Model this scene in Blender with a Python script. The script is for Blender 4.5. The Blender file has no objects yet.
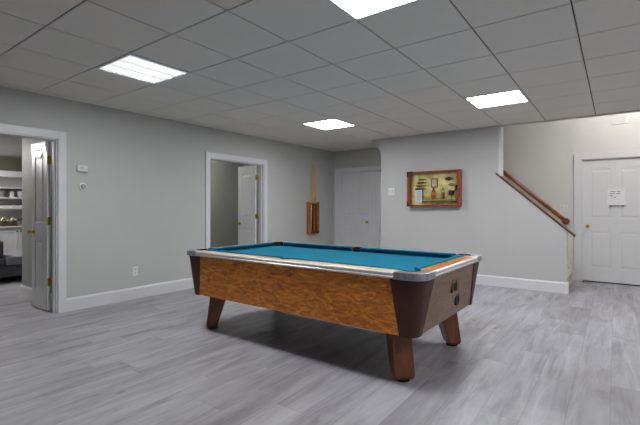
import bpy, bmesh, math, random
from math import sin, cos, pi, radians
from mathutils import Vector, Matrix
random.seed(7)
S = bpy.context.scene
COL = S.collection
CAMZ = 1.23
CEIL = 2.5223
TILE = 0.6096
XL, YB, YR, YS = -5.27, 6.80, 7.71, 8.09      # left wall, picture wall, recess wall, stair wall
XR, YF = 2.90, -2.60                          # right wall, wall behind the camera

# ------------------------------------------------------------------ mesh helpers
class MB:
    def __init__(self): self.bm = bmesh.new()
    def face(self, vs):
        try: return self.bm.faces.new(vs)
        except ValueError: return None
    def box(self, x0, x1, y0, y1, z0, z1):
        v = [self.bm.verts.new(p) for p in ((x0,y0,z0),(x1,y0,z0),(x1,y1,z0),(x0,y1,z0),(x0,y0,z1),(x1,y0,z1),(x1,y1,z1),(x0,y1,z1))]
        for f in ((0,3,2,1),(4,5,6,7),(0,1,5,4),(1,2,6,5),(2,3,7,6),(3,0,4,7)): self.face([v[i] for i in f])
        return self
    def prism(self, pts, d0, d1, axis='z'):
        m = {'z': lambda a,b,d: (a,b,d), 'y': lambda a,b,d: (a,d,b), 'x': lambda a,b,d: (d,a,b)}[axis]
        return self.loft([[m(a,b,d0) for a,b in pts], [m(a,b,d1) for a,b in pts]])
    def loft(self, rings, closed=True, caps=True):
        R = [[self.bm.verts.new(p) for p in r] for r in rings]
        n = len(R[0])
        for A, B in zip(R, R[1:]):
            for i in range(n if closed else n-1):
                j = (i+1) % n
                self.face([A[i],A[j],B[j],B[i]])
        if caps and closed:
            self.face(list(reversed(R[0]))); self.face(R[-1])
        return self
    def sweep_loop(self, profile, path):     # closed path of (point, outward normal); profile (offset, z)
        R = []
        for (p, n) in path: R.append([(p[0]+n[0]*o, p[1]+n[1]*o, z) for o, z in profile])
        R.append(R[0]); 
        Rv = [[self.bm.verts.new(q) for q in r] for r in R[:-1]]; Rv.append(Rv[0])
        k = len(profile)
        for A, B in zip(Rv, Rv[1:]):
            for i in range(k):
                j = (i+1) % k
                self.face([A[i],B[i],B[j],A[j]])
        return self
    def lathe(self, prof, c=(0,0,0), axis='z', n=20, sx=1.0, sy=1.0):
        rings = []
        for r, h in prof:
            ring = []
            for i in range(n):
                a = 2*pi*i/n; u, v = max(r,1e-4)*cos(a)*sx, max(r,1e-4)*sin(a)*sy
                q = {'z': (u,v,h), 'y': (u,h,v), 'x': (h,u,v)}[axis]
                ring.append((c[0]+q[0], c[1]+q[1], c[2]+q[2]))
            rings.append(ring)
        return self.loft(rings)
    def tube(self, path, r, n=10, sq=None):
        P = [Vector(p) for p in path]; rings = []
        rr = r if isinstance(r, (list, tuple)) else [r]*len(P)
        up = Vector((0,0,1))
        for i, p in enumerate(P):
            t = (P[min(i+1,len(P)-1)] - P[max(i-1,0)]).normalized()
            u = up if abs(t.dot(up)) < .95 else Vector((0,1,0))
            a = t.cross(u).normalized(); b = a.cross(t).normalized()
            rings.append([tuple(p + a*cos(2*pi*k/n)*rr[i] + b*sin(2*pi*k/n)*rr[i]) for k in range(n)])
        return self.loft(rings)
    def bar(self, p0, p1, w, h, up=(0,0,1)):
        p0, p1 = Vector(p0), Vector(p1); t = (p1-p0).normalized(); u = Vector(up)
        a = t.cross(u).normalized(); b = a.cross(t).normalized()
        ring = lambda p: [tuple(p + a*i*w/2 + b*j*h/2) for i, j in ((-1,-1),(1,-1),(1,1),(-1,1))]
        return self.loft([ring(p0), ring(p1)])
    def sphere(self, c, r, sz=(1,1,1), u=14, v=9):
        prof = [(sin(pi*i/v), -cos(pi*i/v)) for i in range(v+1)]
        return self.loft([[(c[0]+r*sz[0]*max(s,1e-3)*cos(2*pi*k/u), c[1]+r*sz[1]*max(s,1e-3)*sin(2*pi*k/u), c[2]+r*sz[2]*h) for k in range(u)] for s, h in prof])
    def build(self, name, mat, parent=None, bevel=0, smooth=None, segs=2):
        bmesh.ops.recalc_face_normals(self.bm, faces=self.bm.faces[:])
        me = bpy.data.meshes.new(name); self.bm.to_mesh(me); self.bm.free()
        me.materials.append(mat)
        if smooth is not None:
            for p in me.polygons: p.use_smooth = True
            me.set_sharp_from_angle(angle=radians(smooth))
        o = bpy.data.objects.new(name, me); COL.objects.link(o)
        if parent: o.parent = parent
        if bevel:
            b = o.modifiers.new('bevel', 'BEVEL'); b.width = bevel; b.segments = segs; b.limit_method = 'ANGLE'; b.angle_limit = radians(40)
        return o
def tag(o, label=None, cat=None, group=None, kind=None):
    if label: o['label'] = label
    if cat: o['category'] = cat
    if group: o['group'] = group
    if kind: o['kind'] = kind
    return o
def empty(name, loc, label, cat, group=None, rz=0):
    o = bpy.data.objects.new(name, None); o.location = loc; o.rotation_euler = (0,0,rz); COL.objects.link(o)
    o.empty_display_size = .05
    return tag(o, label, cat, group)
def struct(o): o['kind'] = 'structure'; return o

# ------------------------------------------------------------------ materials
def srgb(r, g, b):
    f = lambda c: (c/255/12.92) if c/255 <= .04045 else ((c/255+.055)/1.055)**2.4
    return (f(r), f(g), f(b), 1)
class NT:
    def __init__(self, name):
        self.m = bpy.data.materials.new(name); self.m.use_nodes = True
        self.t = self.m.node_tree; self.b = self.t.nodes['Principled BSDF']
    def n(self, kind, **kw):
        o = self.t.nodes.new('ShaderNode'+kind)
        for k, v in kw.items():
            if k in o.inputs: o.inputs[k].default_value = v
            else: setattr(o, k, v)
        return o
    def l(self, a, b): self.t.links.new(a, b)
    def math(self, op, a, b=None):
        o = self.n('Math', operation=op)
        for i, x in enumerate((a, b)):
            if x is None: continue
            if isinstance(x, (int, float)): o.inputs[i].default_value = x
            else: self.l(x, o.inputs[i])
        return o.outputs[0]
    def ramp(self, fac, stops):
        r = self.n('ValToRGB'); e = r.color_ramp.elements
        while len(e) < len(stops): e.new(.5)
        for q, (p, c) in zip(e, stops): q.position = p; q.color = c
        self.l(fac, r.inputs[0]); return r.outputs[0]
    def mix(self, fac, a, b, mode='MIX'):
        o = self.n('MixRGB', blend_type=mode)
        for i, x in enumerate((fac, a, b)):
            if isinstance(x, (int, float)): o.inputs[i].default_value = x
            elif isinstance(x, tuple): o.inputs[i].default_value = x
            else: self.l(x, o.inputs[i])
        return o.outputs[0]
    def bump(self, h, s, d=.01):
        o = self.n('Bump', Strength=s, Distance=d); self.l(h, o.inputs['Height']); self.l(o.outputs[0], self.b.inputs['Normal'])
def mat(name, c, rough=.5, metal=0, vary=.06, scale=12, bump=0, spec=.5, coat=0):
    k = NT(name); k.b.inputs['Roughness'].default_value = rough; k.b.inputs['Metallic'].default_value = metal
    k.b.inputs['Specular IOR Level'].default_value = spec; k.b.inputs['Coat Weight'].default_value = coat
    tc = k.n('TexCoord'); no = k.n('TexNoise', Scale=scale, Detail=4.0); k.l(tc.outputs['Object'], no.inputs['Vector'])
    lo = tuple(x*(1-vary) for x in c[:3])+(1,); hi = tuple(min(1,x*(1+vary)) for x in c[:3])+(1,)
    k.l(k.ramp(no.outputs['Fac'], [(.3, lo), (.7, hi)]), k.b.inputs['Base Color'])
    if bump: k.bump(no.outputs['Fac'], bump)
    return k.m
def wood(name, stops, along='x', scale=3.0, stretch=6.0, rough=.35, dist=1.5, coat=0, detail=8.0):
    k = NT(name); tc = k.n('TexCoord'); mp = k.n('Mapping')
    s = [scale*stretch]*3; s['xyz'.index(along)] = scale
    mp.inputs['Scale'].default_value = s; k.l(tc.outputs['Object'], mp.inputs['Vector'])
    no = k.n('TexNoise', Scale=1.0, Detail=detail, Roughness=.62, Distortion=dist); k.l(mp.outputs[0], no.inputs['Vector'])
    k.l(k.ramp(no.outputs['Fac'], stops), k.b.inputs['Base Color'])
    k.b.inputs['Roughness'].default_value = rough; k.b.inputs['Coat Weight'].default_value = coat
    k.bump(no.outputs['Fac'], .05); return k.m

def floor_material():
    k = NT('grey plank floor'); geo = k.n('TexCoord'); sp = k.n('SeparateXYZ'); k.l(geo.outputs['Object'], sp.inputs[0])
    x, y = sp.outputs[0], sp.outputs[1]
    PW, PL = .212, 1.30
    xs = k.math('ADD', k.math('DIVIDE', x, PW), 100.13); row = k.math('FLOOR', xs); fx = k.math('FRACT', xs)
    wn = k.n('TexWhiteNoise', noise_dimensions='1D'); k.l(row, wn.inputs['W'])
    ys = k.math('ADD', k.math('ADD', k.math('DIVIDE', y, PL), 50.0), wn.outputs['Value']); colm = k.math('FLOOR', ys); fy = k.math('FRACT', ys)
    cb = k.n('CombineXYZ'); k.l(row, cb.inputs[0]); k.l(colm, cb.inputs[1])
    w2 = k.n('TexWhiteNoise', noise_dimensions='3D'); k.l(cb.outputs[0], w2.inputs['Vector'])
    rnd = w2.outputs['Value']
    # grain: stretched noise shifted for every plank
    gv = k.n('CombineXYZ'); k.l(k.math('MULTIPLY', x, 10.0), gv.inputs[0]); k.l(k.math('ADD', k.math('MULTIPLY', y, 1.1), k.math('MULTIPLY', rnd, 37.0)), gv.inputs[1]); k.l(k.math('MULTIPLY', rnd, 91.0), gv.inputs[2])
    g = k.n('TexNoise', Scale=1.0, Detail=9.0, Roughness=.64, Distortion=1.1); k.l(gv.outputs[0], g.inputs['Vector'])
    gv2 = k.n('CombineXYZ'); k.l(k.math('MULTIPLY', x, 5.0), gv2.inputs[0]); k.l(k.math('ADD', k.math('MULTIPLY', y, 2.0), k.math('MULTIPLY', rnd, 17.0)), gv2.inputs[1]); k.l(k.math('MULTIPLY', rnd, 53.0), gv2.inputs[2])
    g2 = k.n('TexNoise', Scale=1.0, Detail=3.0, Roughness=.5, Distortion=.4); k.l(gv2.outputs[0], g2.inputs['Vector'])
    grain = k.ramp(g.outputs['Fac'], [(.24, srgb(122,121,125)), (.44, srgb(154,153,158)), (.72, srgb(179,178,184))])
    cloud = k.ramp(g2.outputs['Fac'], [(.3, (.80,.79,.79,1)), (.55, (1,1,1,1))])
    c = k.mix(1.0, grain, cloud, 'MULTIPLY')
    tone = k.ramp(rnd, [(0, (.80,.79,.79,1)), (.45, (.94,.935,.935,1)), (1, (1.03,1.03,1.03,1))])
    c = k.mix(1.0, c, tone, 'MULTIPLY')
    # knots
    kv = k.n('CombineXYZ'); k.l(k.math('MULTIPLY', x, 3.4), kv.inputs[0]); k.l(k.math('MULTIPLY', y, 1.7), kv.inputs[1])
    vo = k.n('TexVoronoi', Scale=1.0); k.l(kv.outputs[0], vo.inputs['Vector'])
    kn = k.ramp(vo.outputs['Distance'], [(.02, (.42,.41,.42,1)), (.085, (1,1,1,1))])
    c = k.mix(.9, c, kn, 'MULTIPLY')
    # seams between the planks
    ex = k.math('MINIMUM', fx, k.math('SUBTRACT', 1.0, fx)); ey = k.math('MINIMUM', fy, k.math('SUBTRACT', 1.0, fy))
    seam = k.math('MINIMUM', k.math('MULTIPLY', ex, PW), k.math('MULTIPLY', ey, PL))
    sm = k.ramp(seam, [(.0, (.72,.72,.72,1)), (.0024, (1,1,1,1))])
    c = k.mix(1.0, c, sm, 'MULTIPLY')
    k.l(c, k.b.inputs['Base Color'])
    k.l(k.ramp(g.outputs['Fac'], [(.3, (.46,.46,.46,1)), (.7, (.36,.36,.36,1))]), k.b.inputs['Roughness'])
    k.b.inputs['Specular IOR Level'].default_value = .45
    k.bump(g.outputs['Fac'], .06, .004)
    return k.m

WALL   = mat('grey green wall paint', srgb(184,185,182), .6, vary=.012, scale=3)
WALLB  = mat('light grey wall paint', srgb(186,186,185), .6, vary=.012, scale=3)
BEIGE  = mat('warm beige wall paint', srgb(208,206,202), .6, vary=.012, scale=3)
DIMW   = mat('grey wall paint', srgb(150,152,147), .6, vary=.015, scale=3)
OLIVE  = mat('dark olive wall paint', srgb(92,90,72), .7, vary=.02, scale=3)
TRIM   = mat('white trim paint', srgb(212,212,214), .35, vary=.01, scale=4)
DOORP  = mat('white door paint', srgb(214,214,215), .35, vary=.012, scale=5)
CTILE  = mat('white ceiling tile', srgb(220,217,210), .85, vary=.02, scale=90, bump=.08)
CGRID  = mat('grey ceiling grid', srgb(88,88,84), .6)
FLOOR  = floor_material()
PLWHITE= mat('white plastic', srgb(222,222,222), .4, vary=.01)
PLGREY = mat('pale grey plastic', srgb(204,205,203), .4, vary=.02)
DARK   = mat('black plastic', srgb(22,22,22), .45)
BRASS  = mat('polished brass', srgb(178,158,52), .3, metal=1)
STEEL  = mat('brushed aluminium', srgb(222,220,217), .42, metal=1, vary=.08, scale=20)
CASTM  = mat('scuffed cast metal', srgb(178,179,188), .36, metal=1, vary=.25, scale=35, bump=.1)
ORANGE = wood('orange brown laminate', [(.27, srgb(96,44,8)), (.40, srgb(178,98,24)), (.56, srgb(214,130,40)), (.74, srgb(246,182,84))], 'x', 6.5, 3.2, .45, 1.8, detail=10.0)
RAILW  = wood('rail laminate with painted pale sheen', [(.28, srgb(172,128,80)), (.5, srgb(212,176,126)), (.72, srgb(232,210,170))], 'x', 3.2, 5.0, .3, 1.6, coat=.2)  # pale tan mixes the wall's reflection into the orange laminate colour
RAILE  = wood('orange rail laminate', [(.28, srgb(130,66,16)), (.5, srgb(198,122,44)), (.72, srgb(226,168,90))], 'y', 3.2, 5.0, .3, 1.6, coat=.2)
ENDW   = wood('grey brown end laminate', [(.3, srgb(96,68,52)), (.5, srgb(124,93,72)), (.72, srgb(146,114,92))], 'y', 2.0, 5.0, .4, 1.2)
STRAP  = mat('dark brown vinyl', srgb(70,42,30), .5, vary=.08, scale=30, spec=.3)
LEGW   = wood('reddish brown leg laminate', [(.3, srgb(92,48,28)), (.55, srgb(122,68,42)), (.75, srgb(140,84,54))], 'z', 3.0, 5.0, .35, .8)
CLOTH  = mat('teal billiard cloth', srgb(0,112,140), .9, vary=.05, scale=160, bump=.04, spec=.15)
BLACK  = mat('black rubber', srgb(14,14,15), .6)
UNDER  = mat('dark underside board', srgb(40,34,30), .8)
HANDR  = wood('reddish handrail wood', [(.3, srgb(100,48,16)), (.55, srgb(138,70,26)), (.75, srgb(166,96,44))], 'x', 3.0, 7.0, .3, .6, coat=.3)
CAPW   = wood('brown cap wood', [(.3, srgb(72,36,18)), (.6, srgb(112,64,36))], 'x', 3.0, 7.0, .35, .6)
CARPET = mat('beige stair carpet', srgb(196,190,180), .95, vary=.1, scale=120, bump=.2)
PAPER  = mat('white paper', srgb(226,225,228), .7, vary=.01)
INK    = mat('grey ink', srgb(96,96,100), .8)

def emit(name, col, s, stripes=None):
    k = NT(name); k.b.inputs['Base Color'].default_value = (.8,.8,.8,1); k.b.inputs['Emission Color'].default_value = col
    if not stripes: k.b.inputs['Emission Strength'].default_value = s
    else:
        tc = k.n('TexCoord'); sp = k.n('SeparateXYZ'); k.l(tc.outputs['Object'], sp.inputs[0])
        # three tubes behind the lens: bright bands that stop short of the panel's edges
        fx = k.math('ABSOLUTE', k.math('SUBTRACT', k.math('FRACT', k.math('ADD', k.math('DIVIDE', sp.outputs[0], .178), 10.5)), .5))
        def fall(v, lo, hi):
            mr = k.n('MapRange', interpolation_type='SMOOTHSTEP'); k.l(v, mr.inputs['Value'])
            mr.inputs['From Min'].default_value = lo; mr.inputs['From Max'].default_value = hi
            mr.inputs['To Min'].default_value = 1; mr.inputs['To Max'].default_value = 0; return mr.outputs[0]
        msk = k.math('MULTIPLY', fall(fx, .13, .27), fall(k.math('ABSOLUTE', sp.outputs[1]), .215, .262))
        k.l(k.math('ADD', k.math('MULTIPLY', msk, s), stripes), k.b.inputs['Emission Strength'])
    return k.m
LAMP  = emit('fluorescent diffuser', (.96,.975,1.0,1), 15.5)
LAMPS = emit('fluorescent diffuser with visible tubes', (.96,.975,1.0,1), 38.0, .30)
LAMPW = emit('warm lamp glass', (1.0,.985,.97,1), 37.0)
FILLR = emit('added far room fill lamp', (1.0,.98,.96,1), 38.0)
FILLI = emit('added shelf fill lamp', (1.0,.98,.96,1), 62.0)
FILLD = emit('added sofa room fill lamp', (1.0,.98,.96,1), 22.0)

# ------------------------------------------------------------------ room shell
FX0, FX1, FY0, FY1 = -9.6, XR+.1, YF-.1, 8.3
struct(MB().box(FX0, FX1, FY0, FY1, -.08, 0).build('floor', FLOOR))

def wall_with_openings(x0, x1, ya, yb, z1, ops):
    m = MB(); y = ya
    for (o0, o1, oz) in ops:
        m.box(x0, x1, y, o0, 0, z1); m.box(x0, x1, o0, o1, oz, z1); y = o1
    m.box(x0, x1, y, yb, 0, z1); return m
WT = .12
D1 = (.775, 2.01, 2.04); D2 = (4.205, 5.44, 2.04)
struct(wall_with_openings(XL-WT, XL, YF, YR+.1, 2.75, [D1, D2]).build('wall_left', WALL))
struct(MB().box(XR, XR+.1, YF, YB+.12, 0, 2.75).build('wall_right', WALL))
struct(MB().box(XL-WT, XR+.1, YF-.1, YF, 0, 2.75).build('wall_front', WALL))
# picture wall, stepping down beside the stair
XE, XB, XP = -.572, -3.554, -1.484
capz = lambda x: 1.768 - (x+1.513)*.897
m = MB(); m.prism([(XB,0),(XE,0),(XE,capz(XE)-.02),(XP,capz(XP)-.02),(XP,2.75),(XB,2.75)], YB, YB+.12, 'y')
struct(m.build('wall_back', WALLB))
struct(MB().prism([(XB,CEIL-.0),(XB-.19,CEIL-.0),(XB-.19,CEIL-.03),(XB,CEIL-.225)], YB, YB+.12, 'y').build('trim_1', WALLB))
struct(MB().box(XB, XB+.12, YB+.12, YR+.1, 0, 2.75).build('wall_recess_side', WALLB))
# recess wall with the closet doorway
CX0, CX1, CH = -5.02, -3.68, 2.045
m = MB(); m.box(XL, CX0, YR, YR+.1, 0, 2.75).box(CX0, CX1, YR, YR+.1, CH, 2.75).box(CX1, XB+.1, YR, YR+.1, 0, 2.75)
m.box(XL, XB+.1, YR+.12, YR+.16, 0, 2.75)
struct(m.build('wall_recess', WALL))
# stair lobby
LX1, LZ = 1.45, 3.45
EX0, EX1 = -.465, .455
m = MB(); m.box(-3.43, EX0, YS, YS+.12, 0, LZ).box(EX0, EX1, YS, YS+.12, 2.04, LZ).box(EX1, LX1, YS, YS+.12, 0, LZ).box(EX0, EX1, YS+.12, YS+.16, 0, 2.1)
struct(m.build('wall_stair', BEIGE))
struct(MB().box(LX1, LX1+.1, YB, YS+.12, 0, LZ).build('wall_lobby_right', BEIGE))
struct(MB().box(XP, LX1, YB+.005, YB+.12, CEIL, LZ).box(-3.43, XP, YB+.005, YB+.12, 2.75, LZ).box(LX1+.1, XR, YB, YB+.12, 0, 2.75).build('wall_header', BEIGE))
struct(MB().box(-3.53, -3.43, YB+.12, YS+.12, 0, LZ).build('wall_stair_end', BEIGE))
struct(MB().box(-3.53, LX1+.1, YB, YS+.12, LZ, LZ+.08).build('ceiling_lobby', BEIGE))
struct(MB().box(XP+.036, LX1, YB-.008, YB+.005, CEIL-.022, CEIL-.001).build('trim_2', TRIM))

# ceiling: dropped tiles on a grid
GX = lambda i: (-2.372+i)*TILE
GY = lambda j: (3.926+j)*TILE
LIGHTS = [(i, j) for j in (4, -1) for i in (-4, 0, 4)]
m = MB()
def tile(x0, x1, y0, y1):
    g = .0055; c = .006
    if x1-x0 < .03 or y1-y0 < .03: return
    r = lambda e, z: [(x0+e,y0+e,z),(x1-e,y0+e,z),(x1-e,y1-e,z),(x0+e,y1-e,z)]
    m.loft([r(g, CEIL+.014), r(g, CEIL+.003), r(g+c, CEIL)])
for i in range(-7, 10):
    for j in range(-12, 10):
        if (i, j) in LIGHTS: continue
        x0, x1, y0, y1 = max(GX(i), XL), min(GX(i+1), XR), max(GY(j), YF), GY(j+1)
        if x1 <= x0 or y1 <= YF: continue
        ymax = YR if x1 <= XB+.01 else YB
        if y0 >= ymax: continue
        if x0 < XB < x1 and y1 > YB:
            tile(x0, XB, y0, min(y1, YR))
            if y0 < YB: tile(XB, x1, y0, YB)
        else: tile(x0, x1, y0, min(y1, ymax))
struct(m.build('ceiling', CTILE))
struct(MB().box(XL, XR, YF, YB, CEIL+.01, CEIL+.06).box(XL, XB, YB, YR, CEIL+.01, CEIL+.06).build('ceiling_grid', CGRID))

# baseboards
BH, BT = .158, .018
def base_y(name, x, y0, y1, s, mt=TRIM):    # along y, protruding s
    p = [(x,0),(x+s*BT,0),(x+s*BT,BH-.02),(x+s*BT*.45,BH),(x,BH)]
    mm = MB(); mm.loft([[(a,y0,z) for a,z in p],[(a,y1,z) for a,z in p]]); struct(mm.build(name, mt))
def base_x(name, y, x0, x1, s, mt=TRIM):
    p = [(y,0),(y+s*BT,0),(y+s*BT,BH-.02),(y+s*BT*.45,BH),(y,BH)]
    mm = MB(); mm.loft([[(x0,a,z) for a,z in p],[(x1,a,z) for a,z in p]]); struct(mm.build(name, mt))
CW = .087
base_y('baseboard_left', XL, D1[1]+CW, D2[0]-CW, 1)
base_y('baseboard_left_far', XL, D2[1]+CW, YR, 1)
base_y('baseboard_left_near', XL, YF, D1[0]-CW, 1)
base_x('baseboard_back', YB, XB, XE+BT, -1)
base_y('baseboard_wall_end', XE, YB-.001, YB+.12, 1)
base_x('baseboard_stair', YS, -.60, EX0-.1, -1)
base_x('baseboard_lobby', YS, EX1+.1, LX1, -1)

# casings
def casing_x(name, x, y0, y1, h, s=1, jamb=WT):      # doorway in a wall facing +x, opening y0..y1
    mm = MB(); t = .02*s
    a, b = sorted((x, x+t))
    mm.box(a, b, y0-CW, y0, 0, h+CW).box(a, b, y1, y1+CW, 0, h+CW).box(a, b, y0, y1, h, h+CW)
    mm.box(x-jamb, x, y0, y0+.016, 0, h).box(x-jamb, x, y1-.016, y1, 0, h).box(x-jamb, x, y0+.016, y1-.016, h-.016, h)
    mm.box(x-jamb*.62, x-jamb*.3, y1-.028, y1-.016, 0, h-.016).box(x-jamb*.62, x-jamb*.3, y0+.016, y0+.028, 0, h-.016)
    struct(mm.build(name, TRIM, bevel=.003))
casing_x('trim_3', XL, *D1); casing_x('trim_4', XL, *D2)
def casing_y(name, y, x0, x1, h, w=CW, wl=None, depth=.1):  # doorway in a wall facing -y
    mm = MB()
    xl = x0-(wl or w)
    mm.box(xl, x0, y-.02, y, 0, h+w).box(x1, x1+w, y-.02, y, 0, h+w).box(x0, x1, y-.02, y, h, h+w)
    mm.box(x0, x0+.014, y, y+depth, 0, h).box(x1-.014, x1, y, y+depth, 0, h).box(x0+.014, x1-.014, y, y+depth, h-.014, h)
    struct(mm.build(name, TRIM, bevel=.003))
casing_y('trim_5', YR, CX0, CX1, CH, .087, .18)
casing_y('trim_6', YS, EX0, EX1, 2.04, .108, depth=.12)
# post edge, sloping cap
struct(MB().box(XP-.004, XP+.036, YB-.008, YB+.128, capz(XP+.02)+.012, CEIL-.001).build('trim_7', TRIM, bevel=.003))
m = MB()
x0, x1 = -1.53, -.468
for (yo0, yo1, zo0, zo1) in ((YB-.026, YB+.15, -.004, .013), (YB-.012, YB+.132, -.020, -.004)):
    xa = x0+.02*(zo0<-.02); xb = x1-.03*(zo0<-.02)
    m.prism([(xa,capz(xa)+zo0),(xb,capz(xb)+zo0),(xb,capz(xb)+zo1),(xa,capz(xa)+zo1)], yo0, yo1, 'y')
struct(m.build('trim_8', CAPW, bevel=.004))
# stairs and skirt board
m = MB(); n = 13; RI, RU, X0 = .19, .212, -.60
pts = [(X0, 0)]
for i in range(n):
    pts += [(X0-RU*i, RI*(i+1)-.03), (X0-RU*i+.022, RI*(i+1)-.03), (X0-RU*i+.022, RI*(i+1)), (X0-RU*(i+1), RI*(i+1))]
pts += [(X0-RU*n, 0)]
m.prism(pts, YB+.121, YS-.02, 'y'); struct(m.build('stairs', CARPET, bevel=.006))
m = MB(); sk = lambda x: .30 - (x+.62)*.897
m.prism([(-.575,0),(-.575,.10),(-.60,.17),(-.66,sk(-.66)),(-3.3,sk(-3.3)),(-3.3,sk(-3.3)-.35),(-.9,.0)], YS-.02, YS, 'y')
struct(m.build('trim_9', TRIM, bevel=.003))

# ------------------------------------------------------------------ panelled doors (local: u across, v up, front face -w)
def door_mesh(W, H, cols, T=.036):
    mm = MB()
    st = .10; mid = .108
    pw = (W-2*st-mid*(cols-1))/cols
    e = .006
    mm.box(0, W, e, T-e, 0, H)
    rows = [(.225, .82), (1.045, H-.125)]
    for (w0, w1) in ((0, e), (T-e, T)):
        mm.box(0, st, w0, w1, 0, H).box(W-st, W, w0, w1, 0, H)
        for c in range(cols-1):
            x = st+pw*(c+1)+mid*c
            mm.box(x, x+mid, w0, w1, 0, H)
        for c in range(cols):
            xa = st+(pw+mid)*c; xb = xa+pw
            mm.box(xa, xb, w0, w1, 0, rows[0][0]).box(xa, xb, w0, w1, rows[0][1], rows[1][0])
            N = 12; ar = .055
            arch = [(xa, rows[1][1]-ar)] + [(xa+pw*i/N, rows[1][1]-ar+ar*sin(pi*i/N)**.7) for i in range(1, N)] + [(xb, rows[1][1]-ar)]
            mm.prism([(xb, H), (xa, H)]+arch, w0, w1, 'y')
            # raised fields
            g, bb = .022, .022
            for r, (v0, v1) in enumerate(rows):
                top = v1 if r == 0 else v1-ar*.5
                out = [(xa+g, v0+g), (xb-g, v0+g), (xb-g, top-g), (xa+g, top-g)]
                inn = [(xa+g+bb, v0+g+bb), (xb-g-bb, v0+g+bb), (xb-g-bb, top-g-bb), (xa+g+bb, top-g-bb)]
                wa, wb = (e+.0005, .0015) if w0 == 0 else (T-e-.0005, T-.0015)
                mm.loft([[(a, wa, b) for a, b in out], [(a, wb, b) for a, b in inn]])
    return mm
def knob(parent, u, v, w, d, name='door_knob'):
    mm = MB()
    mm.lathe([(.026,0),(.028,.004*d),(.02,.008*d),(.010,.014*d),(.009,.032*d),(.020,.038*d),(.027,.048*d),(.026,.058*d),(.014,.066*d),(0,.067*d)], (u,w,v), 'y', 18)
    o = mm.build(name, BRASS, parent, smooth=40); o['label'] = 'brass door knob'; return o
def hinge(parent, u, v, w):
    mm = MB(); mm.tube([(u,w,v-.05),(u,w,v+.05)], .008, 10)
    mm.box(u-.001, u+.0012, w, w+.034, v-.045, v+.045)
    mm.box(u-.03, u, w-.0035, w-.0005, v-.045, v+.045)
    o = mm.build('hinge', BRASS, parent); o['label'] = 'brass hinge'
def door(name, loc, rz, W, H, cols, ku, hinges=(), knobs=(-1,)):
    o = door_mesh(W, H, cols).build(name, DOORP, bevel=.002, segs=1); struct(o); o.location = loc; o.rotation_euler = (0,0,rz)
    for s in knobs: knob(o, ku, .915, 0 if s < 0 else .036, s)
    for v in hinges: hinge(o, *v)
    return o
# leaves standing open into the side rooms: u runs along -x, front faces -y
for name, xh, yh in (('door_1', -5.44, 1.963), ('door_2', -5.435, 5.385)):
    o = door_mesh(.465, 2.012, 1).build(name, DOORP, bevel=.002, segs=1); struct(o)
    o.location = (xh-.465, yh, .012)
    knob(o, .055, .925, 0, -1); knob(o, .055, .925, .036, 1)
    for v in (.34, 1.065, 1.79):
        mm = MB(); mm.tube([(.478,.030,v-.05),(.478,.030,v+.05)], .008, 10)
        mm.box(.4655, .468, .002, .034, v-.047, v+.047).box(.478, .50, .0345, .0365, v-.047, v+.047)
        h = mm.build('hinge', BRASS, o); h['label'] = 'brass hinge'
door('door_3', (EX0+.015, YS+.012, .020), 0, .89, 2.0, 2, .072)
door('door_4', (CX0+.016, YR+.02, .012), 0, .695, 2.013, 2, .637)
door('door_5', (CX0+.714, YR+.02, .012), 0, .610, 2.013, 2, .047, knobs=())

# ------------------------------------------------------------------ room behind the first doorway
R1Z = 2.21
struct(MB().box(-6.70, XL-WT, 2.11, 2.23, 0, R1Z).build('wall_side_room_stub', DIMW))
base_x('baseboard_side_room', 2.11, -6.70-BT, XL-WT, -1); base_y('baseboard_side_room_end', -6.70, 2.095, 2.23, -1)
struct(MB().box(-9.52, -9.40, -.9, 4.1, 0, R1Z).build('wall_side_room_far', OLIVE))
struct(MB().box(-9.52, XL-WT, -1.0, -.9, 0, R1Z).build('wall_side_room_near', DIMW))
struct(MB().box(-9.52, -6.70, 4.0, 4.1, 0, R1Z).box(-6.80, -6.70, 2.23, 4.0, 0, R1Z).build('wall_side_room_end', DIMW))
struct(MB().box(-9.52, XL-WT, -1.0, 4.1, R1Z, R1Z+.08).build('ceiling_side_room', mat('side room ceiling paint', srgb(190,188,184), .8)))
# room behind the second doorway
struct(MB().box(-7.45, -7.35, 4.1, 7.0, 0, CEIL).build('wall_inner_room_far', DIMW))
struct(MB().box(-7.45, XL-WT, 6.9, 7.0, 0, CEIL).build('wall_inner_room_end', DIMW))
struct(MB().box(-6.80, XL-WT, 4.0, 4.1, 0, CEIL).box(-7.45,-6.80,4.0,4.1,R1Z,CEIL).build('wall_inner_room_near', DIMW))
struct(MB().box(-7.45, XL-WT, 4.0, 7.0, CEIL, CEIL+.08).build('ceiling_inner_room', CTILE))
base_y('baseboard_inner_room', -7.35, 4.1, 6.9, 1); base_x('baseboard_inner_room_end', 6.9, -7.35, XL-WT, -1)

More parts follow.
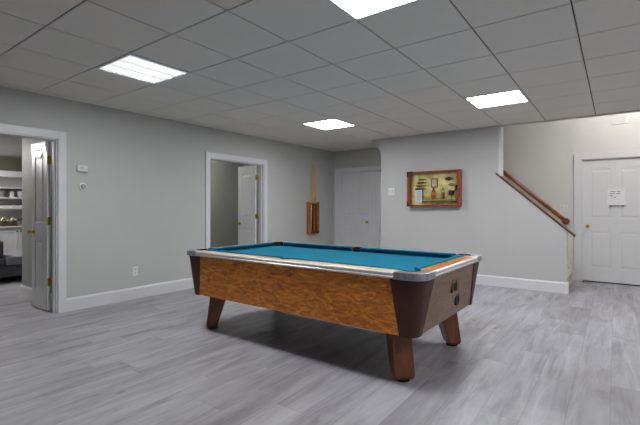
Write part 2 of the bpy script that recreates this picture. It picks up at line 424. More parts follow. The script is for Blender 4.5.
# ------------------------------------------------------------------ ceiling lights
WHERE = {(-4,-1): 'recessed fluorescent ceiling panel nearest the left wall, showing three bright tube bands',
         (-4,4): 'small looking recessed ceiling panel above the far corner near the cue rack',
         (0,4): 'recessed ceiling panel just in front of the stair opening and white post',
         (0,-1): 'large recessed ceiling panel overhead, cut off by the top edge of the photo',
         (4,4): 'recessed ceiling panel near the right wall in front of the stair lobby',
         (4,-1): 'recessed ceiling panel over the right side of the room, beside the camera'}
for (i, j) in LIGHTS:
    cx, cy = (GX(i)+GX(i+1))/2, (GY(j)+GY(j+1))/2
    t = empty('ceiling_light', (cx, cy, CEIL-.002), WHERE[(i,j)], 'ceiling light', 'recessed ceiling light panels')
    h = TILE/2-.004; w = .02
    m = MB()
    for (a0,a1,b0,b1) in ((-h,h,-h,-h+w),(-h,h,h-w,h),(-h,-h+w,-h+w,h-w),(h-w,h,-h+w,h-w)): m.box(a0,a1,b0,b1,-.004,.014)
    m.build('frame', TRIM, t)
    MB().box(-h+w, h-w, -h+w, h-w, .001, .008).build('diffuser', LAMPS if (i, j) == (-4, -1) else LAMP, t)
def drum(loc, r, mt, label):
    t = empty('ceiling_light', loc, label, 'ceiling light')
    MB().lathe([(r*.6,0),(r*.6,-.02),(r*.5,-.02)], n=24).build('base', TRIM, t, smooth=40)
    MB().lathe([(r,-.02),(r,-.05),(r*.8,-.085),(r*.4,-.10),(0,-.103)], n=24).build('glass_shade', mt, t, smooth=50)
drum((.30, 7.12, LZ), .16, LAMPW, 'round flush ceiling light high in the stair lobby')
drum((-7.7, 1.25, R1Z), .16, FILLD, 'unseen round ceiling light added to light the room with the sofa')  # unseen lamp, put in to light the room and glint on the door plate
drum((-8.55, 1.55, R1Z), .16, FILLI, 'unseen round ceiling light added to brighten the shelf unit in the room with the sofa')  # second unseen lamp, added only to brighten shelves and cabinets
drum((-6.7, 5.15, CEIL), .14, FILLR, 'unseen round ceiling light added to light the room behind the far doorway')  # unseen fill lamp, added so the room's walls are not black

# ------------------------------------------------------------------ pool table
TY = radians(-.7)
c0 = Matrix.Rotation(TY, 3, 'Z') @ Vector((-2.292, 3.15, 0))
PT = empty('pool_table', (c0.x, c0.y, 0), 'coin-operated pool table with teal cloth, orange wood sides and metal corners', 'pool table', rz=TY)
A, B, ZT = 1.270, .698, .803          # outer half sizes of the rail, top height
AT, BTp, ZP = 1.254, .680, .764       # body at the top
AB, BB, ZB = 1.194, .650, .370        # body at the bottom
WD, NW = .118, .044                   # wood width, cushion width
RC = .10; BEDZ = .766
def rrect(a, b, r, n=8):
    out = []
    for (sx, sy, a0) in ((1,1,0),(-1,1,90),(-1,-1,180),(1,-1,270)):
        for k in range(n+1):
            t = radians(a0+90*k/n)
            out.append(((sx*(a-r)+r*cos(t), sy*(b-r)+r*sin(t)), (cos(t), sin(t))))
    return out
# side and end panels
for s in (-1, 1):
    m = MB(); c = .085
    m.loft([[(-(AB-c),s*BB,ZB),(AB-c,s*BB,ZB),(AB-c,s*(BB-.02),ZB),(-(AB-c),s*(BB-.02),ZB)], [(-(AT-c),s*BTp,ZP),(AT-c,s*BTp,ZP),(AT-c,s*(BTp-.02),ZP),(-(AT-c),s*(BTp-.02),ZP)]])
    m.build('side_panel', ORANGE, PT)
    m = MB()
    m.loft([[(s*AB,-(BB-c),ZB),(s*AB,BB-c,ZB),(s*(AB-.02),BB-c,ZB),(s*(AB-.02),-(BB-c),ZB)], [(s*AT,-(BTp-c),ZP),(s*AT,BTp-c,ZP),(s*(AT-.02),BTp-c,ZP),(s*(AT-.02),-(BTp-c),ZP)]])
    e = m.build('end_panel', ENDW, PT); e['label'] = 'grey brown end panel'
MB().box(-(AB-.02), AB-.02, -(BB-.02), BB-.02, ZB+.004, ZB+.02).build('bottom_board', UNDER, PT)
# corner straps
def strap_path(a, b, r, w, sx, sy, off):
    pts = [(a-w, b+off)]
    for k in range(9):
        t = radians(90-90*k/8); pts.append((a-r+(r+off)*cos(t), b-r+(r+off)*sin(t)))
    pts.append((a+off, b-w))
    return [(sx*x, sy*y) for x, y in pts]
def liner(cx, cy, r, mid, half):
    m = MB(); th = .007; n = 16
    an = [radians(mid-half+2*half*k/n) for k in range(n+1)]
    o = [(cx+r*cos(t), cy+r*sin(t)) for t in an]; i = [(cx+(r-th)*cos(t), cy+(r-th)*sin(t)) for t in reversed(an)]
    m.prism(o+i, .645, ZT+.006, 'z')
    m.lathe([(0,.640),(r,.640),(r,.645),(0,.645)], (cx,cy,0), 'z', 20)
    m.build('pocket', BLACK, PT, smooth=40)
for sx in (-1, 1):
    for sy in (-1, 1):
        def ring(a, b, r, w, z):
            o = strap_path(a, b, r, w, sx, sy, .006); i = strap_path(a, b, r, w, sx, sy, -.012)
            return [(x,y,z) for x,y in o] + [(x,y,z) for x,y in reversed(i)]
        m = MB(); m.loft([ring(AB, BB, .075, .108, ZB-.004), ring(AT, BTp, .085, .225, ZP)])
        o = m.build('corner_strap', STRAP, PT, smooth=35); o['label'] = 'dark brown rounded corner strap'
        # corner casting on the rail
        L = .205; pc = .138; pr = .066
        pts = [(A-L, B+.010)]
        for k in range(9):
            t = radians(90-90*k/8); pts.append((A-RC+(RC+.010)*cos(t), B-RC+(RC+.010)*sin(t)))
        pts += [(A+.010, B-L), (A-WD, B-L), (A-WD, B-pc-pr*.9)]
        for k in range(13):
            t = radians(-62+(214)*k/12); pts.append((A-pc+pr*cos(t), B-pc+pr*sin(t)))
        pts += [(A-pc-pr*.9, B-WD), (A-L, B-WD)]
        m = MB(); m.prism([(sx*x, sy*y) for x, y in pts], ZT-.046, ZT+.004, 'z')
        o = m.build('corner_casting', CASTM, PT, bevel=.005); o['label'] = 'scuffed metal corner casting'
        # pocket liner: a curved back and a floor, open towards the bed
        liner(sx*(A-pc), sy*(B-pc), .0655, math.degrees(math.atan2(sy, sx)), 112)
# metal trim band
m = MB(); m.sweep_loop([(-.014,ZT-.041),(.0,ZT-.043),(.007,ZT-.038),(.009,ZT-.030),(.004,ZT-.024),(.008,ZT-.016),(.007,ZT-.006),(.0,ZT),(-.014,ZT+.001)], rrect(A, B, RC))
o = m.build('rail_trim', STEEL, PT, smooth=50); o['label'] = 'silver metal edge band'
# wooden rail tops
L = .205
for s in (-1, 1):
    pts = [(-(A-L), s*(B-.008)), ((A-L), s*(B-.008)), ((A-L), s*(B-WD))]
    for k in range(11):
        t = radians(180*k/10); pts.append((.056*cos(t), s*(B-WD-.012+.056*sin(t)) if sin(t)*.056 > .012 else s*(B-WD)))
    pts.append((-(A-L), s*(B-WD)))
    MB().prism(pts, ZT-.041, ZT, 'z').build('rail_top', RAILW, PT)
    MB().prism([(s*(A-.008),-(B-L)),(s*(A-.008),B-L),(s*(A-WD),B-L),(s*(A-WD),-(B-L))], ZT-.041, ZT, 'z').build('rail_top', RAILE, PT)
    liner(0, s*(B-WD-.012), .0555, 90*s, 80)
# cushions
prof = [(.001,BEDZ-.004),(.001,ZT+.006),(.008,ZT+.011),(.03,ZT+.012),(.045,ZT+.009),(.051,ZT+.003),(.048,ZT-.003),(.008,BEDZ+.004),(.006,BEDZ-.004)]
def cushion(f, s0, s1, k0, k1):
    m = MB(); m.loft([[f(s0+k0*n, n, z) for n, z in prof], [f(s1-k1*n, n, z) for n, z in prof]])
    m.build('cushion', CLOTH, PT)
for s in (-1, 1):
    fy = lambda q, n, z, s=s: (q, s*(B-WD-n), z)
    cushion(fy, .057, A-.205, .25, .9); cushion(fy, -(A-.205), -.057, .9, .25)
    fx = lambda q, n, z, s=s: (s*(A-WD-n), q, z)
    cushion(fx, -(B-.205), B-.205, .9, .9)
# bed with pocket notches
bed = []
ab, bb = A-WD+.004, B-WD+.004
def arc(cx, cy, r, t0, t1, n=10): return [(cx+r*cos(radians(t0+(t1-t0)*k/n)), cy+r*sin(radians(t0+(t1-t0)*k/n))) for k in range(n+1)]
pc, pr = .138, .064
bed += arc(A-pc, B-pc, pr, 300, 150)                      # +x +y corner, inner arc
bed += arc(0, B-WD-.008, .054, 360, 180)
bed += arc(-(A-pc), B-pc, pr, 30, -120)
bed += arc(-(A-pc), -(B-pc), pr, 120, -30)
bed += arc(0, -(B-WD-.008), .054, 180, 0)
bed += arc(A-pc, -(B-pc), pr, 210, 60)
m = MB(); m.prism(bed, .70, BEDZ, 'z'); m.build('bed_cloth', CLOTH, PT)
# legs
for (sx, sy, fxx, fyy) in ((-1,-1,-1.096,-.475), (1,-1,1.022,-.47), (1,1,1.05,.49), (-1,1,-1.08,.49)):
    rd = Vector((sx, sy, 0)).normalized(); tg = Vector((-rd.y, rd.x, 0))
    def lr(c, hr, ht, z): return [tuple(Vector((c[0],c[1],z)) + rd*hr*i + tg*ht*j) for i, j in ((1,1),(-1,1),(-1,-1),(1,-1))]
    top = (fxx-sx*.062, fyy-sy*.045); bot = (fxx, fyy)
    m = MB(); m.loft([lr(bot, .046, .066, .016), lr(bot, .056, .076, .045), lr(top, .088, .074, ZB+.004)])
    lg = m.build('leg', LEGW, PT, bevel=.008)
    m = MB(); m.lathe([(.052,0),(.052,.008),(.036,.014),(.014,.017),(.014,.026)], (fxx, fyy, 0), 'z', 18)
    m.build('leveling_foot', BLACK, lg, smooth=40)
# coin mechanism and round ball window on the end panel
xe = lambda z: AB+(AT-AB)*(z-ZB)/(ZP-ZB)
m = MB(); z0, z1, y0, y1 = .575, .662, .015, .175
z0, z1, y0, y1 = .578, .672, -.050, .105
for (ya, yb, za, zb) in ((y0,y1,z0,z0+.008),(y0,y1,z1-.008,z1),(y0,y0+.012,z0,z1),(y1-.06,y1,z0,z1)):
    m.box(xe(.62)-.01, xe(.62)+.010, ya, yb, za, zb)
o = m.build('coin_slot_frame', mat('aged brass plate', srgb(128,98,44), .4, metal=.6), PT); o['label'] = 'brass coin slot plate'
MB().box(xe(.62)-.01, xe(.62)+.004, y0, y1, z0, z1).build('coin_slot', BLACK, PT)
m = MB(); m.lathe([(.050,-.02),(.050,.006),(.042,.008),(.038,.004),(.0,.004)], (xe(.495), .130, .495), 'x', 24)
o = m.build('round_lock', BLACK, PT, smooth=40); o['label'] = 'black round hole plate'

# ------------------------------------------------------------------ cue rack and cues on the left wall
RY0, RY1, RZ0, RZ1, RD = 6.73, 7.05, .685, 1.36, .105
RK = empty('cue_rack', (XL, RY0, RZ0), 'small orange wooden cue rack hung on the left wall near the far corner', 'cue rack')
RW = wood('orange rack wood', [(.3, srgb(134,74,20)), (.55, srgb(178,108,38)), (.75, srgb(204,138,62))], 'z', 4.0, 6.0, .4, .8)
RWD = wood('dark rack wood', [(.3, srgb(52,24,12)), (.6, srgb(88,44,22))], 'y', 4.0, 6.0, .4, .8)
hh = RZ1-RZ0; ww = RY1-RY0
MB().box(.001, .016, 0, ww, 0, hh).build('back_board', wood('brown rack back', [(.3, srgb(84,40,18)), (.6, srgb(126,66,30))], 'z', 4, 6, .4, .8), RK)
MB().box(.016, RD, 0, .02, 0, hh).build('side_panel', RW, RK, bevel=.003)
MB().box(.016, RD, ww-.02, ww, 0, hh).build('side_panel', RW, RK, bevel=.003)
MB().box(.016, RD, .02, ww-.02, .018, .05).build('bottom_shelf', RWD, RK, bevel=.003)
m = MB(); n = 4; cy = [.06+.066*i for i in range(n)]
edge = [(.016,.02),(.016,ww-.02),(.08,ww-.02)]
for y in reversed(cy):
    edge += [(.08, y+.02)] + [(.085-.03*sin(pi*k/6), y+.02*cos(pi*k/6)) for k in range(1,6)] + [(.08, y-.02)]
edge += [(.08,.02)]
m.prism(edge, hh-.055, hh-.035, 'z'); m.build('notched_bar', RWD, RK)
SHAFT = wood('pale maple shaft', [(.3, srgb(188,142,74)), (.6, srgb(222,182,112))], 'z', 4, 8, .3, .4)
BUTTS = [('white butt', mat('white butt wrap', srgb(206,204,196), .4), 'pale cue with a white butt, leftmost in the rack'),
         ('black butt', mat('black butt wrap', srgb(24,22,22), .35), 'cue with a black butt, second from the left in the rack'),
         ('amber butt', mat('amber butt wood', srgb(168,112,40), .35), 'cue with an amber brown butt, third from the left in the rack'),
         ('brown butt', mat('brown butt wood', srgb(84,38,22), .35), 'cue with a dark brown butt, rightmost in the rack')]
for i, y in enumerate(cy):
    base = (XL+.060, RY0+y, RZ0+.0505)
    t = empty('pool_cue', base, BUTTS[i][2], 'pool cue', 'pool cues in the rack')
    ly = (.31-y)*.5; H = 1.44-.02*i
    pos = lambda f: (-.046*f, ly*f, H*f)
    o = MB().tube([pos(0), pos(.1), pos(.42)], [.0165,.0165,.0125], 12).build('butt', BUTTS[i][1], t, smooth=60); o['label'] = BUTTS[i][0]
    MB().tube([pos(.42), pos(.7), pos(.985)], [.0125,.0095,.0068], 12).build('shaft', SHAFT, t, smooth=60)
    MB().tube([pos(.985), pos(1.0)], [.0068,.0065], 12).build('tip', mat('blue grey cue tip', srgb(150,160,150), .8), t, smooth=60)

# ------------------------------------------------------------------ shadow box on the picture wall
BX0, BX1, BZ0, BZ1, BD = -2.985, -2.055, 1.262, 1.868, .105
SB = empty('shadow_box', (BX0, YB, BZ0), 'reddish wooden shadow box of bottles and keepsakes hung on the grey wall', 'shadow box')
w, h = BX1-BX0, BZ1-BZ0; ft = .045
FRW = wood('reddish frame wood', [(.3, srgb(96,40,14)), (.55, srgb(142,66,24)), (.75, srgb(166,86,38))], 'x', 4, 8, .35, .6)
FRV = wood('reddish frame wood upright', [(.3, srgb(96,40,14)), (.55, srgb(142,66,24)), (.75, srgb(166,86,38))], 'z', 4, 8, .35, .6)
for (a0,a1,b0,b1,mt) in ((0,w,0,.03,FRW),(0,w,h-.03,h,FRW),(0,ft,.03,h-.03,FRV),(w-ft-.01,w,.03,h-.03,FRV)):
    MB().box(a0,a1,-BD,-.001,b0,b1).build('frame_side', mt, SB, bevel=.004)
k = NT('cream map backing'); tc = k.n('TexCoord'); no = k.n('TexNoise', Scale=9.0, Detail=6.0); k.l(tc.outputs['Object'], no.inputs['Vector'])
k.l(k.ramp(no.outputs['Fac'], [(.32, srgb(150,136,78)), (.5, srgb(206,192,124)), (.7, srgb(224,208,150))]), k.b.inputs['Base Color'])
MB().box(ft-.005, w-ft-.005, -.012, -.001, .025, h-.025).build('backing', k.m, SB)
m = MB()
for zz in (0, h-.085):
    m2 = MB(); m2.box(-.003, .024, -BD-.004, -.02, zz, zz+.085).box(-.003, .115, -BD-.004, -BD+.02, zz if zz == 0 else h-.022, zz+.022 if zz == 0 else h+.003)
    o = m2.build('corner_bracket', mat('black iron', srgb(26,20,18), .5, metal=.4), SB); o['label'] = 'black corner bracket'
# contents; helper from fraction of the photo frame to wall position
sx_ = lambda px: BX0 + (px-408.2)/(461.2-408.2)*w
sz_ = lambda py: BZ1 - (py-170.0)/(206.5-170.0)*h
yb = YB-.0125
GLASSB = mat('amber bottle glass', srgb(150,70,16), .15, coat=.5); GLASSD = mat('dark brown bottle glass', srgb(84,34,14), .15, coat=.5)
def bottle(px, py0, py1, r, mt, label, neck=.34):
    z0, z1 = sz_(py1), sz_(py0); H = z1-z0
    t = empty('bottle', (sx_(px), yb-r-.001, z0), label, 'bottle', 'bottles in the shadow box')
    MB().lathe([(r*.9,0),(r,.008),(r,H*(1-neck)-.02),(r*.8,H*(1-neck)+.005),(r*.36,H*(1-neck)+.04),(r*.33,H*.93)], n=18, ).build('glass', mt, t, smooth=40)
    MB().lathe([(r*.42,H*.90),(r*.42,H),(0,H)], n=14).build('cap', DARK, t, smooth=40)
    return t
t = bottle(434.6, 187.5, 199.5, .042, GLASSB, 'wide amber bottle standing below the square framed label'); 
MB().lathe([(.0425,.07),(.0425,.125)], n=18).build('paper_label', mat('orange bottle label', srgb(190,112,50), .6), t, smooth=60)
t = bottle(443.8, 187.5, 199, .026, GLASSD, 'slim dark brown bottle right of the amber bottle', .4)
MB().lathe([(.0265,.06),(.0265,.10)], n=18).build('paper_label', mat('red brown bottle label', srgb(120,40,22), .6), t, smooth=60)
# small ledge the bottles stand on, with moss
m = MB(); m.box(sx_(424)-BX0, sx_(457)-BX0, -.095, -.0125, sz_(200.9)-BZ0, sz_(199.7)-BZ0-.0005); m.build('ledge', mat('mossy ledge', srgb(150,142,92), .8, vary=.3, scale=40), SB)
m = MB()
for i in range(60):
    gx = random.uniform(sx_(424.6), sx_(449.5))-BX0; gy = random.choice((-.09, -.017))+random.uniform(-.003,.003); gz = sz_(199.7)-BZ0-.001
    m.tube([(gx,gy,gz),(gx+random.uniform(-.02,.02),gy,gz+random.uniform(.03,.085))], [.004,.0012], 5)
m.build('dried_grass', mat('grey green dried grass', srgb(128,134,84), .8, vary=.3, scale=30), SB)['kind'] = 'stuff'
# goblet (black with a clear stem)
z0 = sz_(199.6)
t = empty('goblet', (sx_(452.2), yb-.048, z0), 'dark goblet on a thin stem at the lower right of the shadow box', 'goblet')
H = sz_(190.5)-z0
MB().lathe([(.034,0),(.034,.004),(.008,.01),(.006,H*.36),(.016,H*.40)], n=18).build('stem', mat('grey stem glass', srgb(120,122,112), .2), t, smooth=40)
MB().lathe([(.014,H*.38),(.040,H*.46),(.045,H*.7),(.044,H),(.040,H),(.040,H*.5),(0,H*.46)], n=18).build('bowl', mat('dark smoked glass', srgb(40,40,38), .2), t, smooth=40)
# framed square label
t = empty('framed_label', (sx_(434.6), yb, sz_(187.2)), 'small square brown framed label at the top centre of the shadow box', 'framed label')
q = .062; H = sz_(177.6)-sz_(187.2)
MB().box(-q, q, -.012, -.0005, 0, H).build('frame', mat('olive brown frame', srgb(112,82,32), .5), t, bevel=.003)
k = NT('speckled label paper'); tc = k.n('TexCoord'); vo = k.n('TexVoronoi', Scale=70.0); k.l(tc.outputs['Object'], vo.inputs['Vector'])
k.l(k.ramp(vo.outputs['Distance'], [(.2, srgb(126,112,84)), (.6, srgb(206,190,152))]), k.b.inputs['Base Color'])
MB().box(-q+.02, q-.02, -.0145, -.012, .02, H-.02).build('picture', k.m, t)
# note card
t = empty('note_card', (sx_(418.3), yb, sz_(202.2)), 'white handwritten note card in the lower left of the shadow box', 'note card')
H = sz_(189.2)-sz_(202.2); q = .068
MB().box(-q, q, -.008, -.0005, 0, H).build('card', mat('pale blue white card', srgb(198,202,206), .7), t)
m = MB()
for i in range(6): m.box(-q*.35, q*(.75-.12*(i%3)), -.0088, -.008, H*(.86-.13*i), H*(.86-.13*i)+.006)
m.build('writing', mat('faint blue ink', srgb(128,134,150), .8), t)
MB().box(q+.004, q+.018, -.02, -.0005, 0, H).build('side_strip', mat('dark green strip', srgb(72,78,50), .6), t)
# three pencils / lures
for i, (py, p0, p1, c, lab) in enumerate(((178.3, 418.6, 427, srgb(104,92,44), 'short olive lure, topmost of the row in the shadow box'), (181.7, 417, 427, srgb(92,72,30), 'brown lure with pale tip, second of the row in the shadow box'),
                             (185.0, 415.6, 427, srgb(118,86,34), 'tan brown lure, third of the row in the shadow box'), (188.2, 415, 427, srgb(84,50,24), 'long dark brown lure just above the white note card'))):
    t = empty('fishing_lure', (sx_(p0), yb-.0165, sz_(py)), lab, 'lure', 'lures in the shadow box')
    Lg = sx_(p1)-sx_(p0)
    MB().tube([(0,0,0),(Lg*.12,0,.002),(Lg*.6,0,.002),(Lg,0,0)], [.005,.015,.014,.006], 10).build('body', mat('lure paint', c, .4, vary=.3, scale=60), t, smooth=60)
    MB().tube([(Lg*.99,0,0),(Lg+.018,0,-.006)], .003, 8).build('tip', mat('pale tip', srgb(206,194,140), .5), t, smooth=60)
for (px, py, Lg, r, c, lab) in ((448.8, 178.6, .15, .030, srgb(66,46,20), 'dark fish shaped lure at the upper right of the shadow box'), (451.5, 184.6, .12, .026, srgb(112,118,82), 'grey green fish shaped lure below the dark one')):
    t = empty('fish_lure', (sx_(px), yb-.014, sz_(py)), lab, 'lure', 'fish lures in the shadow box')
    MB().sphere((0,0,0), 1, (Lg*.42,.013,r)).build('body', mat('fish lure paint', c, .4, vary=.35, scale=50), t, smooth=60)
    MB().prism([(Lg*.36,0),(Lg*.58,r*.8),(Lg*.54,0),(Lg*.58,-r*.8)], -.004, .004, 'y').build('tail', mat('fish tail paint', c, .5), t)
t = empty('feather_tuft', (sx_(456.4), yb-.03, sz_(191.5)), 'dark green feather tuft hanging at the right side of the shadow box', 'feather tuft')
m = MB()
for i in range(9):
    a = random.uniform(-.5,.5); m.tube([(0,0,.11),(a*.03,random.uniform(-.01,.01),.06),(a*.06,random.uniform(-.015,.015),random.uniform(-.01,.02))], [.004,.009,.002], 6)
m.build('feathers', mat('dark green feather', srgb(58,66,52), .7, vary=.2), t)

# ------------------------------------------------------------------ wall devices
def on_left(name, y, z, label, cat): return empty(name, (XL, y, z), label, cat, rz=radians(90))   # local: -y is out of the wall, +x along +y
t = on_left('thermostat', 2.275, 1.714, 'white rectangular thermostat on the left wall above the round dial', 'thermostat')
MB().box(-.060, .060, -.030, .001, -.037, .037).build('case', PLWHITE, t, bevel=.005)
o = MB().box(-.030, .020, -.032, -.030, -.012, .020).build('display', mat('grey display', srgb(190,192,195), .3), t)
MB().lathe([(.008,-.035),(.008,-.029)], (.042,0,-.005), 'y', 14).build('button', PLGREY, t)
t = on_left('wall_dial', 2.285, 1.494, 'round grey dial mounted on the left wall below the thermostat', 'dial')
MB().lathe([(.045,-.0005),(.045,-.012),(.040,-.018),(.0,-.018)], (0,0,0), 'y', 26).build('ring', PLWHITE, t, smooth=35)
MB().lathe([(.030,-.018),(.029,-.028),(.0,-.030)], (0,0,0), 'y', 24).build('face', mat('metallic grey face', srgb(142,144,142), .35, metal=.5), t, smooth=35)
MB().box(-.004, .004, -.034, -.029, -.02, .02).build('pointer', PLGREY, t)
t = on_left('wall_outlet', 2.955, .375, 'white power outlet low on the left wall above the baseboard', 'outlet')
MB().box(-.037, .037, -.006, -.0005, -.06, .06).build('cover_plate', PLWHITE, t, bevel=.003)
for s in (-1, 1):
    o = MB().box(-.017, .017, -.009, -.006, s*.026-.017, s*.026+.017).build('socket', PLGREY, t, bevel=.002)
    MB().box(-.008, -.005, -.0095, -.009, s*.026-.004, s*.026+.008).box(.005, .008, -.0095, -.009, s*.026-.004, s*.026+.008).build('slot', DARK, o)
def plate_switch(name, loc, label, n, W, H, mt=PLWHITE):
    t = empty(name, loc, label, 'light switch')
    MB().box(-W/2, W/2, -.007, -.0005, -H/2, H/2).build('cover_plate', mt, t, bevel=.003)
    for i in range(n):
        x = (i-(n-1)/2)*W/n*.9
        MB().box(x-.016, x+.016, -.010, -.007, -.033, .033).build('rocker', PLGREY, t, bevel=.002)
def on_plane(px, py, Y):
    f, yaw, cyy = 404.8, .6312, 208.1
    a = (px-320)/f; b = -(py-cyy)/f
    d = (-sin(yaw)+a*cos(yaw), cos(yaw)+a*sin(yaw), b); s = Y/d[1]
    return (d[0]*s, Y, CAMZ+d[2]*s)
plate_switch('light_switch', on_plane(391.2, 191.5, YB), 'white two rocker light switch on the grey wall left of the shadow box', 2, .13, .13)
plate_switch('light_switch', on_plane(563.8, 208.3, YS), 'white light switch on the beige stair wall just above the handrail end', 2, .115, .115)
v = on_plane(619.8, 119, YS)
t = empty('wall_vent', v, 'white vent grille high on the stair wall above the right door', 'vent')
W, H = .215, .165
m = MB()
for (a0,a1,b0,b1) in ((-W/2,W/2,-H/2,-H/2+.02),(-W/2,W/2,H/2-.02,H/2),(-W/2,-W/2+.02,-H/2+.02,H/2-.02),(W/2-.035,W/2,-H/2+.02,H/2-.02)): m.box(a0,a1,-.014,-.0005,b0,b1)
m.build('frame', PLWHITE, t, bevel=.003)
MB().box(-W/2+.02, W/2-.035, -.003, -.0005, -H/2+.02, H/2-.02).build('backing', PLGREY, t)
m = MB()
for i in range(6):
    z = -H/2+.032+i*.019; m.box(-W/2+.02, W/2-.035, -.012, -.003, z, z+.011)
m.build('louvers', PLWHITE, t)

# notice on the right door
yd = YS+.012
v = on_plane(616.3, 197, yd)
t = empty('notice', (v[0], yd-.0005, v[2]), 'white paper notice with faint text fixed to the right door', 'notice')
MB().box(-.118, .118, -.004, 0, -.135, .135).build('paper', PAPER, t)
for (z, segs_) in ((.082, ((-.08,-.01),(.01,.055))), (.048, ((-.085,-.02),(0,.05))), (.014, ((-.085,-.045),)), (-.012, ((-.03,-.005),))):
    for a, b in segs_: MB().box(a, b, -.0052, -.004, z, z+.010).build('text_line', INK, t)
m = MB(); m.box(-.10, .125, -.010, 0, -.148, -.136); m.build('holder_bar', mat('dark grey bar', srgb(92,90,90), .5), t)
for x in (-.075, .085): MB().lathe([(.014,-.018),(.014,0)], (x,0,-.146), 'y', 14).build('pin', mat('dark pin', srgb(70,68,68), .5), t)
MB().box(-.03, .03, -.006, 0, .135, .16).build('tape', PLWHITE, t)

# white plate hung over the open left door
dx0 = -5.905
t = empty('door_hanger', (dx0+.20, 1.963, 2.024), 'white plate hooked over the top of the open left door', 'door hanger')
MB().box(-.20, .235, -.006, -.0005, -.115, .003).build('plate', mat('glossy white plate', srgb(235,235,238), .3, metal=.25), t)
for hx in (-.10, .06): MB().box(hx, hx+.04, -.006, .040, .0005, .004).build('top_hook', PLWHITE, t)
MB().box(-.12, .14, -.018, -.006, -.10, -.085).build('slot_bar', DARK, t)
MB().prism([(-.09,-.115),(.13,-.115),(.10,-.165),(-.05,-.165)], -.006, -.0005, 'y').build('tab', mat('white tab', srgb(232,232,236), .3), t)

# ------------------------------------------------------------------ handrail
HR = empty('handrail', (-.68, YS, .99), 'reddish wooden handrail sloping up the stair wall', 'handrail')
HR.location = (0,0,0)
yr = 8.01
hz = lambda x: CAMZ-.222-(x+.685)*.897
m = MB(); rings = []
P = [(-3.2, yr, hz(-3.2)), (-.705, yr, hz(-.705))]
prof = [(-.028,-.030),(.028,-.030),(.036,-.005),(.030,.024),(.012,.036),(-.012,.036),(-.030,.024),(-.036,-.005)]
d = Vector((P[1][0]-P[0][0],0,P[1][2]-P[0][2])).normalized(); nrm = Vector((-d.z,0,d.x)); 
if nrm.z < 0: nrm = -nrm
ring = lambda p: [tuple(Vector(p)+Vector((0,1,0))*a+nrm*b) for a, b in prof]
m.loft([ring(P[0]), ring(P[1])]); m.build('rail', HANDR, HR, smooth=30)
e = Vector(P[1]); m = MB()
m.lathe([(.0,-.06),(.046,-.06),(.056,-.048),(.056,YS-yr-.001),(0,YS-yr-.001)], (e.x+.02, yr, e.z-.02), 'y', 22); m.build('end_return', HANDR, HR, smooth=40)
for x in (-1.02, -2.0):
    m = MB(); z = hz(x)-.03
    m.tube([(x, yr, z-.008), (x, yr, z-.045), (x, yr+.03, z-.07), (x, YS-.003, z-.07)], .008, 10); m.lathe([(.03,-.006),(.03,-.0005)], (x, YS, z-.07), 'y', 18)
    o = m.build('bracket', mat('pale metal bracket', srgb(206,200,188), .35, metal=.3), HR, smooth=40); o['label'] = 'pale metal wall bracket'

# ------------------------------------------------------------------ side room furniture
def xy1(px, X):   # y position at plane X for a photo column
    a = (px-320)/404.8; yaw = .6312
    dx, dy = -sin(yaw)+a*cos(yaw), cos(yaw)+a*sin(yaw); return X/dx*dy
YSEAM = xy1(19.0, -8.96)
CABW = mat('white cabinet paint', srgb(204,203,205), .4, vary=.01)
# base cabinets along the far wall
cabf = -8.98
for i, (y0, lab) in enumerate(((YSEAM-.974, 'white base cabinet under the counter, nearer to the doorway edge'), (YSEAM-.324, 'white base cabinet with two doors and small knobs behind the sofa'))):
    y1 = y0+.648
    t = empty('base_cabinet', (-9.4, y0, 0), lab, 'cabinet', 'white base cabinets')
    MB().box(.001, -9.4*-1+cabf-.02, 0, .646, .0, .865).build('body', CABW, t)
    for k in range(2):
        ya = .004+k*.322; fx = 9.4+cabf-.02
        dmm = MB(); dmm.box(fx+.0005, fx+.014, ya, ya+.316, .11, .84)
        for (a0,a1,b0,b1) in ((ya,ya+.05,.11,.84),(ya+.266,ya+.316,.11,.84),(ya+.05,ya+.266,.11,.17),(ya+.05,ya+.266,.78,.84)): dmm.box(fx+.014, fx+.021, a0, a1, b0, b1)
        dr = dmm.build('door', CABW, t, bevel=.002)
        ky = ya+.29 if k == 0 else ya+.026
        MB().lathe([(.006,0),(.006,.014),(.014,.02),(.010,.028),(0,.029)], (fx+.021, ky, .80), 'x', 12).build('knob', DARK, dr, smooth=40)
o = MB().box(-9.399, cabf+.02, YSEAM-1.0, YSEAM+.35, .866, .896).build('countertop', mat('pale countertop', srgb(196,194,190), .3), None, bevel=.004)
tag(o, 'pale countertop running over the white base cabinets in the side room', 'countertop')
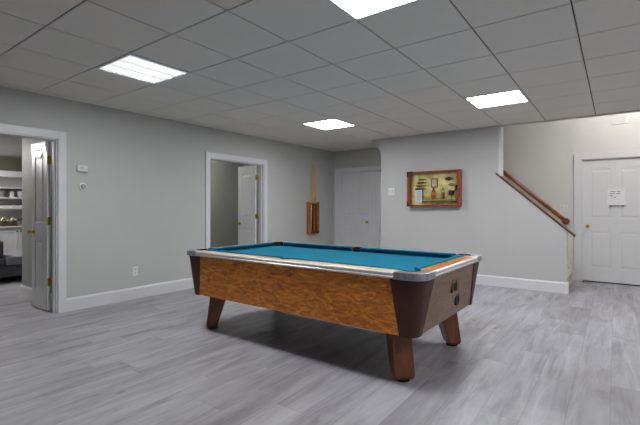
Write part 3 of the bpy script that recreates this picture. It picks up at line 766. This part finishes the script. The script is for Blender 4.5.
# wall shelf unit
SH = empty('wall_shelf', (-9.4, 1.5, 0), 'white wall shelf unit with open shelves above the counter in the side room', 'shelf')
wd = 1.6; dp = .32
sl = lambda py, X=9.08: CAMZ+(208.1-py)/404.8*(X/1.2)
MB().box(.001, .015, 0, wd, .90, sl(172)).build('back_panel', CABW, SH)
MB().box(.015, dp, 0, wd, sl(177.2), sl(171.2)).build('fascia', CABW, SH, bevel=.004)
for z, th in ((sl(187.6), .02), (sl(197.4), .025), (sl(205.5), .07)):
    MB().box(.015, dp, .02, wd-.02, z-th, z).build('shelf_board', CABW, SH, bevel=.002)
for y in (0, wd-.02): MB().box(.015, dp, y, y+.02, sl(205.5)-.07, sl(177.2)).build('side_panel', CABW, SH)
zsh = sl(197.4)+.0005
CER = mat('grey white ceramic', srgb(178,178,176), .3); CERD = mat('grey ceramic', srgb(120,120,118), .3)
for i, (px, kind) in enumerate(((1.5,'bowl'), (11.5,'cup'), (21,'bowl2'))):
    y = xy1(px, -9.22)
    if kind == 'cup':
        t = empty('mug', (-9.2, y, zsh), 'pale mug on the open shelf between two bowls', 'mug')
        MB().lathe([(.05,0),(.055,.01),(.058,.12),(.052,.12),(.048,.015),(0,.012)], n=18).build('body', CER, t, smooth=40)
        MB().tube([(.055,0,.10),(.085,0,.095),(.095,0,.06),(.085,0,.03),(.053,0,.025)], .007, 8).build('handle', CER, t, smooth=60)
    else:
        t = empty('bowl', (-9.2, y, zsh), 'round grey bowl on the open shelf left of the mug' if kind == 'bowl' else 'wide pale bowl on the open shelf right of the mug', 'bowl', 'bowls on the shelf')
        MB().lathe([(.045,0),(.05,.008),(.08,.06),(.095,.12),(.088,.12),(.075,.055),(.03,.014),(0,.012)], n=20).build('body', CERD if kind == 'bowl' else CER, t, smooth=40)
# planter with greens on the counter
GREEN = mat('dull olive leaf', srgb(92,96,58), .6, vary=.3, scale=30); PETAL = mat('cream petals', srgb(214,208,176), .6)
ya, yb2 = xy1(-6, -9.1), xy1(16.5, -9.1)
t = empty('flower_trough', (-9.1, ya, .8965), 'low trough of cream flowers and olive greens on the counter', 'flower trough')
Lg = yb2-ya
MB().prism([(-.05,0),(.05,0),(.065,.055),(-.065,.055)], 0, Lg, 'y').build('trough', mat('dark trough', srgb(70,62,50), .7), t)
m = MB()
for i in range(70):
    y = random.uniform(.01, Lg-.01); x = random.uniform(-.05,.05); z = random.uniform(.055,.12)
    q = (x, y, z); r = random.uniform(.018,.034)
    m.sphere(q, r, (1, random.uniform(.7,1.2), random.uniform(.4,.8)), 7, 5)
for i in range(15):
    y = random.uniform(.02, Lg-.02); m2 = MB(); m2.sphere((random.uniform(0,.06), y, random.uniform(.09,.15)), random.uniform(.016,.026), (1,1,.7), 8, 5); m2.build('flower', PETAL, t)
m.build('leaves', GREEN, t)['kind'] = 'stuff'
ys = xy1(23, -9.08)
t = empty('dark_sprig', (-9.08, ys, .8965), 'small dark berry sprig in a low pot at the right end of the counter', 'sprig')
MB().lathe([(.03,0),(.04,.05),(.034,.05),(.0,.045)], n=14).build('pot', CERD, t, smooth=40)
m = MB()
for i in range(9):
    a = i*2.4; q = Vector((cos(a)*.04, sin(a)*.07, .10+.06*random.random()))
    m.tube([(0,0,.04), tuple(q)], .003, 5); m.sphere(tuple(q), .014, u=7, v=5)
m.build('berries', mat('dark berries', srgb(44,42,36), .6), t)
# sofa
SOFA = mat('charcoal sofa fabric', srgb(92,92,96), .9, vary=.12, scale=140, bump=.2, spec=.2)
SOFL = mat('grey sofa fabric', srgb(132,132,138), .9, vary=.1, scale=140, bump=.2, spec=.2)
ysp = xy1(6, -8.0)
SF = empty('sofa', (-8.0, 0, 0), 'charcoal sectional sofa seen through the left doorway', 'sofa')
x1 = 0
def soft(m, name, mt): m.build(name, mt, SF, bevel=.035, segs=3, smooth=60)
ye = ysp+.95
soft(MB().box(-.95, -.03, .55, ye, .10, .29), 'base', SOFA)
soft(MB().box(-.92, .0, ysp+.004, ye-.005, .291, .44), 'seat_cushion', SOFL)
soft(MB().box(-.70, .0, .56, ysp-.004, .291, .42), 'seat_cushion', SOFA)
soft(MB().box(-.95, -.702, .55, ysp-.004, .291, .80), 'backrest', SOFA)
soft(MB().box(-.56, -.06, ysp-.30, ysp-.008, .421, .70), 'side_cushion', SOFA)
for (x, y) in ((-.1,.62),(-.86,.62),(-.1,ye-.08),(-.86,ye-.08)): MB().box(x-.025,x+.025,y-.025,y+.025,0,.11).build('leg', BLACK, SF)

# ------------------------------------------------------------------ camera, world, colour
cam = bpy.data.cameras.new('camera'); co = bpy.data.objects.new('camera', cam); COL.objects.link(co)
cam.sensor_width = 36; cam.lens = 36*404.8/640; cam.shift_y = -(212.5-208.1)/640; cam.clip_start = .05
co.location = (0, 0, CAMZ); co.rotation_euler = (radians(90), 0, .6312)
S.camera = co
wd_ = bpy.data.worlds.new('world'); S.world = wd_; wd_.use_nodes = True
wd_.node_tree.nodes['Background'].inputs[0].default_value = (.6,.65,.7,1); wd_.node_tree.nodes['Background'].inputs[1].default_value = .05
S.view_settings.view_transform = 'Standard'; S.view_settings.look = 'None'; S.view_settings.gamma = 1; S.view_settings.exposure = 1.16
S.view_settings.use_curve_mapping = False
S.cycles.use_denoising = True
S.cycles.max_bounces = 10; S.cycles.diffuse_bounces = 6; S.cycles.sample_clamp_indirect = 4
